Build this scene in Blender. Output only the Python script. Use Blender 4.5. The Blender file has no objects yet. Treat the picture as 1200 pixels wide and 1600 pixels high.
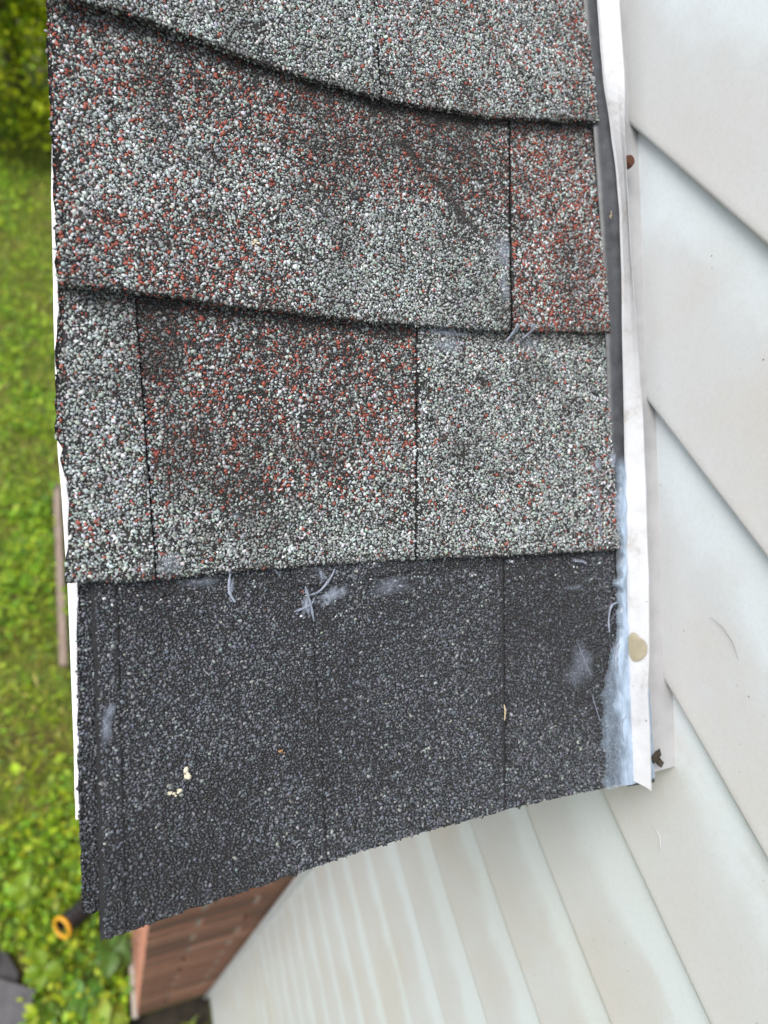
import bpy, math, random
import numpy as np
from mathutils import Matrix, Vector, Euler

random.seed(7)
rng = np.random.default_rng(7)
SC = bpy.context.scene
COL = SC.collection
H = 3.40                      # camera height above the lawn (m)

# ------------------------------------------------------------------ camera
cam_d = bpy.data.cameras.new('camera')
cam = bpy.data.objects.new('camera', cam_d)
COL.objects.link(cam)
Rm = Matrix(((0.91737, 0.04700, -0.39526), (-0.28505, 0.77065, -0.56995), (0.27782, 0.63552, 0.72037)))
cam.matrix_world = Matrix.Translation((0, 0, H)) @ Rm.to_quaternion().normalized().to_matrix().to_4x4()
cam_d.sensor_fit = 'VERTICAL'
cam_d.sensor_height = 24.0
cam_d.sensor_width = 18.0
cam_d.lens = 15.6
cam_d.clip_start = 0.02
cam_d.clip_end = 600
cam_d.dof.use_dof = True
cam_d.dof.focus_distance = 0.332
cam_d.dof.aperture_fstop = 4.3
SC.camera = cam

# ------------------------------------------------------------------ sky, sun, exposure
SUN_ELEV, SUN_AZ = math.radians(55), math.radians(-92)      # azimuth from +Y, towards -X
world = bpy.data.worlds.new('World')
SC.world = world
world.use_nodes = True
wn = world.node_tree
wn.nodes.clear()
sky = wn.nodes.new('ShaderNodeTexSky')
sky.sky_type = 'NISHITA'
sky.sun_disc = False
sky.sun_elevation = SUN_ELEV
sky.sun_rotation = SUN_AZ
sky.air_density = 1.0
sky.dust_density = 3.0
hs = wn.nodes.new('ShaderNodeHueSaturation')
hs.inputs['Saturation'].default_value = 0.62
bg = wn.nodes.new('ShaderNodeBackground')
bg.inputs['Strength'].default_value = 0.15
wo = wn.nodes.new('ShaderNodeOutputWorld')
wn.links.new(sky.outputs[0], hs.inputs['Color'])
wn.links.new(hs.outputs[0], bg.inputs['Color'])
wn.links.new(bg.outputs[0], wo.inputs['Surface'])
sun_d = bpy.data.lights.new('sun', 'SUN')
sun_d.energy = 1.1
sun_d.angle = math.radians(32)
sun_d.color = (1.0, 0.97, 0.92)
sun = bpy.data.objects.new('sun', sun_d)
COL.objects.link(sun)
sdir = Vector((math.sin(SUN_AZ) * math.cos(SUN_ELEV), math.cos(SUN_AZ) * math.cos(SUN_ELEV), math.sin(SUN_ELEV)))
sun.rotation_euler = sdir.to_track_quat('Z', 'Y').to_euler()
vs = SC.view_settings
vs.view_transform = 'Standard'
vs.look = 'None'
vs.gamma = 1.0
vs.exposure = 0.72
vs.use_curve_mapping = False


# ------------------------------------------------------------------ helpers
def link(o, parent=None, label=None, cat=None, group=None, kind=None):
    COL.objects.link(o)
    if parent is not None:
        o.parent = parent
    if label: o['label'] = label
    if cat: o['category'] = cat
    if group: o['group'] = group
    if kind: o['kind'] = kind
    return o


def empty(name, mat4, label, cat, group=None):
    o = bpy.data.objects.new(name, None)
    o.empty_display_size = 0.05
    link(o, None, label, cat, group)
    o.matrix_world = mat4
    return o


def mesh_np(name, verts, faces, mat, parent=None, smooth=False, cols=None, fac=None, **kw):
    """verts (n,3); faces (m,k) array or list of tuples; optional per-vertex colour / factor."""
    me = bpy.data.meshes.new(name)
    verts = np.asarray(verts, np.float32)
    if isinstance(faces, np.ndarray):
        m, kk = faces.shape
        me.vertices.add(len(verts))
        me.vertices.foreach_set('co', verts.ravel())
        me.loops.add(m * kk)
        me.loops.foreach_set('vertex_index', faces.astype(np.int32).ravel())
        me.polygons.add(m)
        me.polygons.foreach_set('loop_start', np.arange(0, m * kk, kk, dtype=np.int32))
        me.update(calc_edges=True)
    else:
        me.from_pydata([tuple(map(float, v)) for v in verts], [], faces)
    if cols is not None:
        a = me.color_attributes.new('tint', 'FLOAT_COLOR', 'POINT')
        c4 = np.ones((len(verts), 4), np.float32)
        c4[:, :3] = cols
        a.data.foreach_set('color', c4.ravel())
    if fac is not None:
        a = me.attributes.new('cover', 'FLOAT', 'POINT')
        a.data.foreach_set('value', np.asarray(fac, np.float32))
    if smooth:
        me.polygons.foreach_set('use_smooth', np.ones(len(me.polygons), bool))
    me.validate()
    if mat: me.materials.append(mat)
    return link(bpy.data.objects.new(name, me), parent, **kw)


def box_vf(x0, x1, y0, y1, z0, z1):
    v = [(x, y, z) for z in (z0, z1) for y in (y0, y1) for x in (x0, x1)]
    f = [(0, 2, 3, 1), (4, 5, 7, 6), (0, 1, 5, 4), (2, 6, 7, 3), (0, 4, 6, 2), (1, 3, 7, 5)]
    return v, f


def add_box(name, b, mat, parent=None, bevel=0.0, **kw):
    v, f = box_vf(*b)
    o = mesh_np(name, v, f, mat, parent, **kw)
    if bevel:
        md = o.modifiers.new('edge', 'BEVEL')
        md.width = bevel
        md.segments = 2
    return o


def grid_faces(nu, nv, off=0):
    i, j = np.meshgrid(np.arange(nu - 1), np.arange(nv - 1), indexing='ij')
    a = (i * nv + j).ravel() + off
    return np.stack([a, a + nv, a + nv + 1, a + 1], 1)


def tube(pts, radii, seg=8, caps=True):
    pts = [Vector(p) for p in pts]
    V, F = [], []
    n = len(pts)
    up = Vector((0.13, 0.27, 0.95))
    for i, p in enumerate(pts):
        t = (pts[min(i + 1, n - 1)] - pts[max(i - 1, 0)]).normalized()
        a = t.cross(up)
        if a.length < 1e-5: a = t.cross(Vector((1, 0, 0)))
        a.normalize()
        b = t.cross(a)
        r = radii[i] if hasattr(radii, '__len__') else radii
        for q in range(seg):
            an = 2 * math.pi * q / seg
            V.append(tuple(p + a * (r * math.cos(an)) + b * (r * math.sin(an))))
    for i in range(n - 1):
        for q in range(seg):
            F.append((i * seg + q, i * seg + (q + 1) % seg, (i + 1) * seg + (q + 1) % seg, (i + 1) * seg + q))
    if caps:
        F.append(tuple(range(seg))[::-1])
        F.append(tuple((n - 1) * seg + q for q in range(seg)))
    return V, F


_T = rng.random((6, 256, 256)).astype(np.float64)


def vnoise(x, y, k=0):
    x = np.asarray(x, float); y = np.asarray(y, float)
    xi = np.floor(x).astype(int); yi = np.floor(y).astype(int)
    fx = x - xi; fy = y - yi
    fx = fx * fx * (3 - 2 * fx); fy = fy * fy * (3 - 2 * fy)
    T = _T[k % 6]
    g = lambda a, b: T[a & 255, b & 255]
    return (g(xi, yi) * (1 - fx) * (1 - fy) + g(xi + 1, yi) * fx * (1 - fy)
            + g(xi, yi + 1) * (1 - fx) * fy + g(xi + 1, yi + 1) * fx * fy)


def fbm(x, y, k=0, oct=3):
    s, a, t = 0, 0.5, 0
    for o in range(oct):
        s = s + a * vnoise(np.asarray(x) * 2 ** o + 17.3 * o, np.asarray(y) * 2 ** o + 9.1 * o, k + o)
        t += a
        a *= 0.5
    return s / t


def smooth(a, b, x):
    t = np.clip((np.asarray(x, float) - a) / (b - a), 0, 1)
    return t * t * (3 - 2 * t)


# ------------------------------------------------------------------ materials
def mat_new(name):
    m = bpy.data.materials.new(name)
    m.use_nodes = True
    nt = m.node_tree
    return m, nt, nt.nodes['Principled BSDF']


def N(nt, typ, **kw):
    n = nt.nodes.new(typ)
    for a, b in kw.items():
        if a in n.inputs: n.inputs[a].default_value = b
        else: setattr(n, a, b)
    return n


def ramp(nt, stops):
    r = nt.nodes.new('ShaderNodeValToRGB')
    e = r.color_ramp.elements
    while len(e) < len(stops): e.new(0.5)
    for x, (p, c) in zip(e, stops):
        x.position = p
        x.color = (*c, 1) if len(c) == 3 else c
    return r


def noise_mat(name, c0, c1, scale=20, rough=0.7, bump=0.0, bscale=None, detail=6, spec=0.5, metal=0.0, stretch=None, lo=0.3, hi=0.7, bdist=0.001):
    m, nt, p = mat_new(name)
    tc = N(nt, 'ShaderNodeTexCoord')
    mp = N(nt, 'ShaderNodeMapping')
    if stretch: mp.inputs['Scale'].default_value = stretch
    nt.links.new(tc.outputs['Object'], mp.inputs[0])
    nz = N(nt, 'ShaderNodeTexNoise', Scale=scale, Detail=detail, Roughness=0.65)
    nt.links.new(mp.outputs[0], nz.inputs['Vector'])
    r = ramp(nt, [(lo, c0), (hi, c1)])
    nt.links.new(nz.outputs['Fac'], r.inputs[0])
    nt.links.new(r.outputs[0], p.inputs['Base Color'])
    p.inputs['Roughness'].default_value = rough
    p.inputs['Specular IOR Level'].default_value = spec
    p.inputs['Metallic'].default_value = metal
    if bump:
        n2 = N(nt, 'ShaderNodeTexNoise', Scale=bscale or scale * 4, Detail=5)
        nt.links.new(mp.outputs[0], n2.inputs['Vector'])
        b = N(nt, 'ShaderNodeBump', Strength=bump, Distance=bdist)
        nt.links.new(n2.outputs['Fac'], b.inputs['Height'])
        nt.links.new(b.outputs[0], p.inputs['Normal'])
    return m


def tint_mat(name, rough=0.75, spec=0.4, var=0.25, scale=900, trans=0.0):
    m, nt, p = mat_new(name)
    at = N(nt, 'ShaderNodeAttribute', attribute_name='tint')
    tc = N(nt, 'ShaderNodeTexCoord')
    nz = N(nt, 'ShaderNodeTexNoise', Scale=scale, Detail=2)
    nt.links.new(tc.outputs['Object'], nz.inputs['Vector'])
    mr = N(nt, 'ShaderNodeMapRange')
    mr.inputs['From Min'].default_value = 0.3; mr.inputs['From Max'].default_value = 0.7
    mr.inputs['To Min'].default_value = 1 - var; mr.inputs['To Max'].default_value = 1 + var
    nt.links.new(nz.outputs['Fac'], mr.inputs['Value'])
    vm = N(nt, 'ShaderNodeVectorMath', operation='SCALE')
    nt.links.new(at.outputs['Color'], vm.inputs[0])
    nt.links.new(mr.outputs[0], vm.inputs['Scale'])
    nt.links.new(vm.outputs[0], p.inputs['Base Color'])
    p.inputs['Roughness'].default_value = rough
    p.inputs['Specular IOR Level'].default_value = spec
    if trans:
        out = nt.nodes['Material Output']
        tr = N(nt, 'ShaderNodeBsdfTranslucent')
        nt.links.new(vm.outputs[0], tr.inputs['Color'])
        mx = N(nt, 'ShaderNodeMixShader', Fac=trans)
        nt.links.new(p.outputs[0], mx.inputs[1])
        nt.links.new(tr.outputs[0], mx.inputs[2])
        nt.links.new(mx.outputs[0], out.inputs['Surface'])
    return m


M = {}
M['granule'] = tint_mat('mineral_granules', 0.54, 0.5, 0.20, 1400)
M['asphalt'] = noise_mat('asphalt_sheet', (0.016, 0.0155, 0.015), (0.075, 0.070, 0.065), 900, 0.9, 1.0, 1500, bdist=0.0012, lo=.42, hi=.72)
M['asphalt_new'] = noise_mat('new_asphalt_sheet', (0.008, 0.008, 0.009), (0.026, 0.026, 0.028), 300, 0.8, 0.6, 1500, bdist=0.0006)
M['white_metal'] = noise_mat('white_painted_metal', (0.78, 0.78, 0.79), (0.86, 0.86, 0.87), 60, 0.35)
M['deck'] = noise_mat('roof_deck_wood', (0.20, 0.13, 0.08), (0.34, 0.24, 0.15), 30, 0.8, stretch=(1, 8, 1))
M['flashing'] = noise_mat('weathered_flashing', (0.030, 0.033, 0.037), (0.085, 0.09, 0.098), 90, 0.42, 0.15, 700, bdist=0.0005)
M['mortar'] = noise_mat('mortar', (0.035, 0.028, 0.022), (0.08, 0.066, 0.052), 40, 0.95, 0.5, 200)
M['joint'] = noise_mat('pale_joint_mortar', (0.20, 0.165, 0.13), (0.34, 0.30, 0.25), 14, 0.95)
M['concrete'] = noise_mat('foundation_concrete', (0.38, 0.33, 0.27), (0.55, 0.50, 0.43), 18, 0.9, 0.4, 90)
M['black_plastic'] = noise_mat('black_plastic', (0.010, 0.010, 0.011), (0.022, 0.022, 0.024), 30, 0.5)
M['yellow_plastic'] = noise_mat('yellow_plastic', (0.72, 0.36, 0.02), (0.80, 0.43, 0.03), 30, 0.4)
M['board'] = noise_mat('weathered_board', (0.24, 0.17, 0.13), (0.40, 0.31, 0.25), 14, 0.9, 0.3, 60, stretch=(6, 0.6, 6))
M['slab'] = noise_mat('dark_slab', (0.085, 0.085, 0.09), (0.13, 0.13, 0.135), 25, 0.85, 0.4, 220)
M['slab_b'] = noise_mat('darker_slab', (0.045, 0.044, 0.046), (0.075, 0.074, 0.077), 25, 0.85, 0.4, 220)
M['rust'] = noise_mat('rust', (0.05, 0.018, 0.010), (0.16, 0.06, 0.03), 900, 0.9, 0.6, 1500)
M['dirt'] = noise_mat('dry_dirt', (0.025, 0.018, 0.012), (0.09, 0.07, 0.05), 500, 1.0, 1.0, 1200)
M['chip'] = noise_mat('cream_crumb', (0.62, 0.55, 0.38), (0.78, 0.73, 0.58), 400, 0.8, 0.4, 900)
M['straw'] = noise_mat('straw', (0.42, 0.33, 0.2), (0.6, 0.5, 0.34), 300, 0.8)
M['amber'] = noise_mat('amber_crumb', (0.42, 0.22, 0.08), (0.55, 0.33, 0.14), 400, 0.7)
M['tan_caulk'] = noise_mat('tan_caulk', (0.28, 0.245, 0.165), (0.37, 0.33, 0.235), 120, 0.35, 0.2, 500)
M['hair'] = noise_mat('dark_fibre', (0.20, 0.18, 0.16), (0.3, 0.28, 0.25), 300, 0.8)
M['bark'] = noise_mat('bark', (0.07, 0.05, 0.035), (0.16, 0.12, 0.08), 20, 0.95, 0.6, 60)
M['leaf'] = tint_mat('leaf', 0.45, 0.4, 0.2, 60, 0.30)
M['needle'] = tint_mat('evergreen_spray', 0.6, 0.3, 0.25, 25, 0.25)


def brick_mat(name, cols):
    m, nt, p = mat_new(name)
    oi = N(nt, 'ShaderNodeObjectInfo')
    r = ramp(nt, list(zip((0.0, .35, .7, 1.0), cols)))
    nt.links.new(oi.outputs['Random'], r.inputs[0])
    tc = N(nt, 'ShaderNodeTexCoord')
    nz = N(nt, 'ShaderNodeTexNoise', Scale=38, Detail=6)
    nt.links.new(tc.outputs['Object'], nz.inputs['Vector'])
    mx = N(nt, 'ShaderNodeMixRGB', blend_type='MULTIPLY', Fac=0.8)
    r2 = ramp(nt, [(0.3, (0.6, 0.6, 0.6)), (0.7, (1.15, 1.12, 1.1))])
    nt.links.new(nz.outputs['Fac'], r2.inputs[0])
    nt.links.new(r.outputs[0], mx.inputs[1])
    nt.links.new(r2.outputs[0], mx.inputs[2])
    nt.links.new(mx.outputs[0], p.inputs['Base Color'])
    p.inputs['Roughness'].default_value = 0.9
    b = N(nt, 'ShaderNodeBump', Strength=0.5, Distance=0.002)
    nt.links.new(nz.outputs['Fac'], b.inputs['Height'])
    nt.links.new(b.outputs[0], p.inputs['Normal'])
    return m


M['brick'] = brick_mat('shaded_brown_brick', [(0.12, 0.060, 0.038), (0.26, 0.120, 0.072), (0.165, 0.078, 0.048), (0.33, 0.165, 0.105)])  # shaded copy of the brick, used on every face but the outer side
M['brick_lit'] = brick_mat('lit_pink_brick', [(0.66, 0.27, 0.17), (0.72, 0.34, 0.23), (0.62, 0.25, 0.155), (0.74, 0.40, 0.29)])  # lit copy of the same brick, side light put into the colour


def siding_mat():
    """chalky off-white siding: clean under each overlap ('cover' 0), grimy towards the butt ('cover' 1)"""
    m, nt, p = mat_new('chalky_white_siding')
    tc = N(nt, 'ShaderNodeTexCoord')
    at = N(nt, 'ShaderNodeAttribute', attribute_name='cover')
    n1 = N(nt, 'ShaderNodeTexNoise', Scale=9, Detail=7, Roughness=0.62)
    n2 = N(nt, 'ShaderNodeTexNoise', Scale=420, Detail=4, Roughness=0.75)
    n3 = N(nt, 'ShaderNodeTexVoronoi', Scale=95)
    n4 = N(nt, 'ShaderNodeTexNoise', Scale=14, Detail=3)
    for n in (n1, n2, n3, n4): nt.links.new(tc.outputs['Object'], n.inputs['Vector'])
    add = N(nt, 'ShaderNodeMath', operation='MULTIPLY_ADD')
    add.inputs[1].default_value = 0.9
    nt.links.new(n1.outputs['Fac'], add.inputs[0])
    nt.links.new(at.outputs['Fac'], add.inputs[2])
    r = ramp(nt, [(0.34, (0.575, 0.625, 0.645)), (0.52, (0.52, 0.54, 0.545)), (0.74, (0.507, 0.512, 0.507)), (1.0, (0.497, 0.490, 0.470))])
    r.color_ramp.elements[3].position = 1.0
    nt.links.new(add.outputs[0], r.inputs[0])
    r2 = ramp(nt, [(0.28, (0.93, 0.93, 0.93)), (0.5, (1, 1, 1)), (0.75, (1.03, 1.03, 1.03))])
    nt.links.new(n2.outputs['Fac'], r2.inputs[0])
    mx = N(nt, 'ShaderNodeMixRGB', blend_type='MULTIPLY', Fac=1.0)
    nt.links.new(r.outputs[0], mx.inputs[1])
    nt.links.new(r2.outputs[0], mx.inputs[2])
    n5 = N(nt, 'ShaderNodeTexNoise', Scale=4.5, Detail=6, Roughness=0.6)
    nt.links.new(tc.outputs['Object'], n5.inputs['Vector'])
    r5 = ramp(nt, [(0.47, (1, 1, 1)), (0.68, (1.0, 0.97, 0.92))])
    nt.links.new(n5.outputs['Fac'], r5.inputs[0])
    mx5 = N(nt, 'ShaderNodeMixRGB', blend_type='MULTIPLY', Fac=1.0)
    nt.links.new(mx.outputs[0], mx5.inputs[1])
    nt.links.new(r5.outputs[0], mx5.inputs[2])
    mx = mx5
    # sparse dark specks
    r3 = ramp(nt, [(0.035, (0.38, 0.35, 0.31)), (0.065, (1, 1, 1))])
    nt.links.new(n3.outputs['Distance'], r3.inputs[0])
    r4 = ramp(nt, [(0.50, (0, 0, 0)), (0.56, (1, 1, 1))])
    nt.links.new(n4.outputs['Fac'], r4.inputs[0])
    mx2 = N(nt, 'ShaderNodeMixRGB', blend_type='MULTIPLY')
    nt.links.new(r4.outputs[0], mx2.inputs[0])
    nt.links.new(mx.outputs[0], mx2.inputs[1])
    nt.links.new(r3.outputs[0], mx2.inputs[2])
    nt.links.new(mx2.outputs[0], p.inputs['Base Color'])
    p.inputs['Roughness'].default_value = 0.48
    p.inputs['Specular IOR Level'].default_value = 0.45
    b = N(nt, 'ShaderNodeBump', Strength=0.12, Distance=0.0006)
    nt.links.new(n2.outputs['Fac'], b.inputs['Height'])
    nt.links.new(b.outputs[0], p.inputs['Normal'])
    return m


M['siding'] = siding_mat()


def trim_mat():
    m, nt, p = mat_new('grubby_white_trim')
    tc = N(nt, 'ShaderNodeTexCoord')
    n1 = N(nt, 'ShaderNodeTexNoise', Scale=45, Detail=8, Roughness=0.7)
    n3 = N(nt, 'ShaderNodeTexNoise', Scale=260, Detail=3)
    nt.links.new(tc.outputs['Object'], n1.inputs['Vector'])
    nt.links.new(tc.outputs['Object'], n3.inputs['Vector'])
    r = ramp(nt, [(0.30, (0.38, 0.355, 0.33)), (0.44, (0.54, 0.545, 0.555)), (0.6, (0.60, 0.61, 0.63))])
    nt.links.new(n1.outputs['Fac'], r.inputs[0])
    r2 = ramp(nt, [(0.24, (0.25, 0.23, 0.2)), (0.29, (1, 1, 1))])
    nt.links.new(n3.outputs['Fac'], r2.inputs[0])
    mx = N(nt, 'ShaderNodeMixRGB', blend_type='MULTIPLY', Fac=1.0)
    nt.links.new(r.outputs[0], mx.inputs[1]); nt.links.new(r2.outputs[0], mx.inputs[2])
    nt.links.new(mx.outputs[0], p.inputs['Base Color'])
    p.inputs['Roughness'].default_value = 0.38
    return m


M['trim'] = trim_mat()
M['floor'] = noise_mat('dusty_channel', (0.40, 0.395, 0.39), (0.48, 0.475, 0.475), 60, 0.6, lo=.3, hi=.6)


def sealant_mat(name, col, amount):
    """thin clear-blue silicone film; 'cover' says how thick (opaque) the film is"""
    m, nt, p = mat_new(name)
    out = nt.nodes['Material Output']
    at = N(nt, 'ShaderNodeAttribute', attribute_name='cover')
    tc = N(nt, 'ShaderNodeTexCoord')
    mp = N(nt, 'ShaderNodeMapping')
    mp.inputs['Scale'].default_value = (1.0, 0.22, 1.0)
    nt.links.new(tc.outputs['Object'], mp.inputs[0])
    nz = N(nt, 'ShaderNodeTexNoise', Scale=170, Detail=5, Roughness=0.6, Distortion=0.8)
    nt.links.new(mp.outputs[0], nz.inputs['Vector'])
    r = ramp(nt, [(0.32, tuple(c * 0.82 for c in col)), (0.72, tuple(min(1, c * 1.14) for c in col))])
    nt.links.new(nz.outputs['Fac'], r.inputs[0])
    nt.links.new(r.outputs[0], p.inputs['Base Color'])
    p.inputs['Roughness'].default_value = 0.22
    b = N(nt, 'ShaderNodeBump', Strength=0.5, Distance=0.0012)
    nt.links.new(nz.outputs['Fac'], b.inputs['Height'])
    nt.links.new(b.outputs[0], p.inputs['Normal'])
    ml = N(nt, 'ShaderNodeMath', operation='MULTIPLY')
    r2 = ramp(nt, [(0.3, (0.70,) * 3), (0.65, (1.15,) * 3)])
    nt.links.new(nz.outputs['Fac'], r2.inputs[0])
    nt.links.new(at.outputs['Fac'], ml.inputs[0])
    nt.links.new(r2.outputs[0], ml.inputs[1])
    m2 = N(nt, 'ShaderNodeMath', operation='MULTIPLY', use_clamp=True)
    m2.inputs[1].default_value = amount
    nt.links.new(ml.outputs[0], m2.inputs[0])
    tr = N(nt, 'ShaderNodeBsdfTransparent')
    mx = N(nt, 'ShaderNodeMixShader')
    nt.links.new(m2.outputs[0], mx.inputs[0])
    nt.links.new(tr.outputs[0], mx.inputs[1])
    nt.links.new(p.outputs[0], mx.inputs[2])
    nt.links.new(mx.outputs[0], out.inputs['Surface'])
    return m


M['sealant'] = sealant_mat('blue_clear_sealant', (0.38, 0.475, 0.59), 1.1)
M['smear_thread'] = noise_mat('pale_thread', (0.52, 0.53, 0.54), (0.62, 0.63, 0.64), 400, 0.4)
M['smear'] = sealant_mat('sealant_smear', (0.34, 0.38, 0.46), 1.0)


def lawn_mat():
    m, nt, p = mat_new('weedy_soil')
    tc = N(nt, 'ShaderNodeTexCoord')
    n1 = N(nt, 'ShaderNodeTexNoise', Scale=3.2, Detail=8, Roughness=0.7)
    n2 = N(nt, 'ShaderNodeTexNoise', Scale=45, Detail=5, Roughness=0.7)
    nt.links.new(tc.outputs['Object'], n1.inputs['Vector'])
    nt.links.new(tc.outputs['Object'], n2.inputs['Vector'])
    r = ramp(nt, [(0.36, (0.15, 0.11, 0.045)), (0.48, (0.14, 0.15, 0.026)), (0.62, (0.11, 0.19, 0.018))])
    nt.links.new(n1.outputs['Fac'], r.inputs[0])
    r2 = ramp(nt, [(0.3, (0.5, 0.5, 0.5)), (0.7, (1.35, 1.35, 1.3))])
    nt.links.new(n2.outputs['Fac'], r2.inputs[0])
    mx = N(nt, 'ShaderNodeMixRGB', blend_type='MULTIPLY', Fac=1.0)
    nt.links.new(r.outputs[0], mx.inputs[1]); nt.links.new(r2.outputs[0], mx.inputs[2])
    nt.links.new(mx.outputs[0], p.inputs['Base Color'])
    p.inputs['Roughness'].default_value = 0.95
    b = N(nt, 'ShaderNodeBump', Strength=0.8, Distance=0.02)
    nt.links.new(n2.outputs['Fac'], b.inputs['Height'])
    nt.links.new(b.outputs[0], p.inputs['Normal'])
    return m


M['lawn'] = lawn_mat()

# ================================================================== THE GROUND
mesh_np('lawn_ground', [(-300, -300, 0), (300, -300, 0), (300, 300, 0), (-300, 300, 0)], [(0, 1, 2, 3)], M['lawn'],
        kind='structure', label='weedy lawn with bare brown patches below the roof edge')

M['foot_shade'] = noise_mat('shaded_ground', (0.022, 0.017, 0.012), (0.06, 0.048, 0.034), 30, 0.95, 0.8, 120, bdist=.01)  # dark sheet with the ground shadow at the wall foot put into its colour
mesh_np('ground_shade', [(0.02, -1.2, .004), (0.32, -1.2, .004), (0.32, 0.236, .004), (0.02, 0.236, .004)], [(0, 1, 2, 3)], M['foot_shade'],
        kind='structure', label='dark ground strip with the shade at the foot of the walls in its colour')

# ================================================================== THE ROOF
PITCH = math.radians(37.5)
KN = -0.31687                                    # roof plane: signed distance below the camera
V0 = 0.17
nr = np.array([0, -math.sin(PITCH), math.cos(PITCH)])
dn = np.array([0, -math.cos(PITCH), -math.sin(PITCH)])
org = nr * KN + dn * V0 + np.array([0, 0, H])
ROOF = Matrix.Translation(Vector(org)) @ Matrix.Rotation(PITCH, 4, 'X')
roof = empty('shingle_roof', ROOF, 'weathered grey and red asphalt shingle roof strip with a new black eave course', 'roof')


def rl(u, v, w):                                  # roof coordinates -> local (u along the eave, v down the slope, w up)
    return np.stack(np.broadcast_arrays(np.asarray(u, float), V0 - np.asarray(v, float), np.asarray(w, float)), -1)


def ip(pts, flip=False):
    a = np.array(pts)
    if flip:                                      # u as a function of v
        o = np.argsort(a[:, 1]); x, y = a[o, 1], a[o, 0]
    else:
        o = np.argsort(a[:, 0]); x, y = a[o, 0], a[o, 1]
    return lambda q: np.interp(q, x, y)


B0 = ip([(-0.02, -0.362), (0.32, -0.364)])
B1 = ip([(-0.02, -0.2340), (0.0179, -0.2340), (0.0402, -0.2312), (0.0692, -0.2275), (0.0992, -0.2240), (0.1452, -0.2212), (0.2013, -0.2228), (0.2282, -0.2265), (0.2891, -0.2362)])
B2 = ip([(-0.02, -0.1086), (0.0132, -0.1081), (0.0368, -0.1072), (0.0623, -0.1056), (0.0901, -0.1049), (0.1234, -0.1030), (0.2032, -0.1030), (0.2655, -0.1061), (0.2898, -0.1072)])
B3 = ip([(-0.0143, 0.0178), (0.0217, 0.0201), (0.0678, 0.0192), (0.1251, 0.0199), (0.1713, 0.0211), (0.2119, 0.0230), (0.2902, 0.0250)])
B4 = ip([(-0.0066, 0.1715), (0.0076, 0.1705), (0.0307, 0.1684), (0.0597, 0.1667), (0.0815, 0.1649), (0.1112, 0.1631), (0.1431, 0.1621), (0.1697, 0.1617), (0.2020, 0.1621), (0.2368, 0.1632), (0.2900, 0.1652)])
BT = ip([(-0.02, -0.50), (0.32, -0.50)])
BUT = [BT, B0, B1, B2, B3, B4]


def course_w(c, u, v):
    """height of the top of course c (0..4) above the roof plane"""
    vp, vb = BUT[c](u), BUT[c + 1](u)
    s = (v - vp) / (vb - vp)
    w = -0.0016 + 0.0040 * np.clip(s, -0.3, 1.05)
    up = smooth(0.25, 1.0, s)
    if c == 1:
        w = w + up * (0.0042 * np.exp(-np.clip(u, 0, 1) / 0.11) + 0.0012 * np.exp(-((u - 0.22) / 0.05) ** 2))
    if c == 2:
        w = w + up * (0.0036 * np.exp(-(np.clip(u, 0, 1) / 0.07) ** 1.5) + 0.0004)
        w = w - 0.0008 * np.exp(-(((u - .182) - 1.0 * (v + .181) - .02 * (fbm(u * 40, v * 40, 1) - .5)) / 0.010) ** 2) * smooth(-0.23, -0.2, v)   # crease
    if c == 3:
        w = w + up * (0.0010 * np.exp(-((u - 0.02) / 0.05) ** 2))
    w = w + (fbm(u * 22 + 5 * c, v * 22, c) - 0.5) * 0.0016 + (fbm(u * 90, v * 90, c + 1) - 0.5) * 0.0005
    return w


def line(p, q):
    return lambda v: np.interp(v, [p[1], q[1]], [p[0], q[0]])


def const(x):
    return lambda v: np.full_like(np.asarray(v, float), x)


LEFT12 = ip([(-0.0085, -0.5), (-0.0095, -0.235), (-0.0092, -0.193), (-0.0090, -0.150), (-0.0102, -0.109)], True)
LEFT3 = ip([(-0.0097, -0.16), (-0.0097, -0.1016), (-0.0112, -0.070), (-0.0124, -0.042), (-0.0112, -0.0144), (-0.0117, -0.0034), (-0.0144, 0.0175)], True)
LEFT4 = ip([(-0.0040, 0.0), (-0.0040, 0.0198), (-0.0045, 0.0579), (-0.0052, 0.0991), (-0.0071, 0.1719)], True)
RIGHT = ip([(0.2905, -0.5), (0.2911, -0.313), (0.2926, -0.2375), (0.2934, -0.194), (0.2927, -0.109), (0.2905, -0.056), (0.2894, -0.017), (0.2901, 0.025), (0.2875, 0.10), (0.2873, 0.166)], True)
J2 = line((0.2302, -0.226), (0.2203, -0.1047))
J3A = line((0.0205, -0.0995), (0.0225, 0.0101))
J3B = line((0.1624, -0.1011), (0.1521, 0.019))
J4A = line((0.0062, 0.0287), (0.0030, 0.17))
J4B = line((0.0947, 0.03), (0.0942, 0.17))
J4C = line((0.2077, 0.0238), (0.1972, 0.1614))

# colours of the granules: pale green-grey, white, mid grey, black, brick red, charcoal, blue-charcoal
PAL = np.array([(0.39, 0.435, 0.415), (0.60, 0.62, 0.625), (0.245, 0.262, 0.258), (0.040, 0.040, 0.041), (0.33, 0.080, 0.052),
                (0.050, 0.054, 0.062), (0.120, 0.130, 0.150)])


def mixw(u, v, lists):
    """lists: [(mask, weights)] blended in order"""
    W = None
    for mk, wt in lists:
        wt = np.array(wt, float)[None, :]
        mk = np.asarray(mk)[:, None] * np.ones((len(u), 1)) if np.ndim(mk) else np.full((len(u), 1), float(mk))
        W = wt * np.ones((len(u), 1)) if W is None else W * (1 - mk) + wt * mk
    return W


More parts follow.
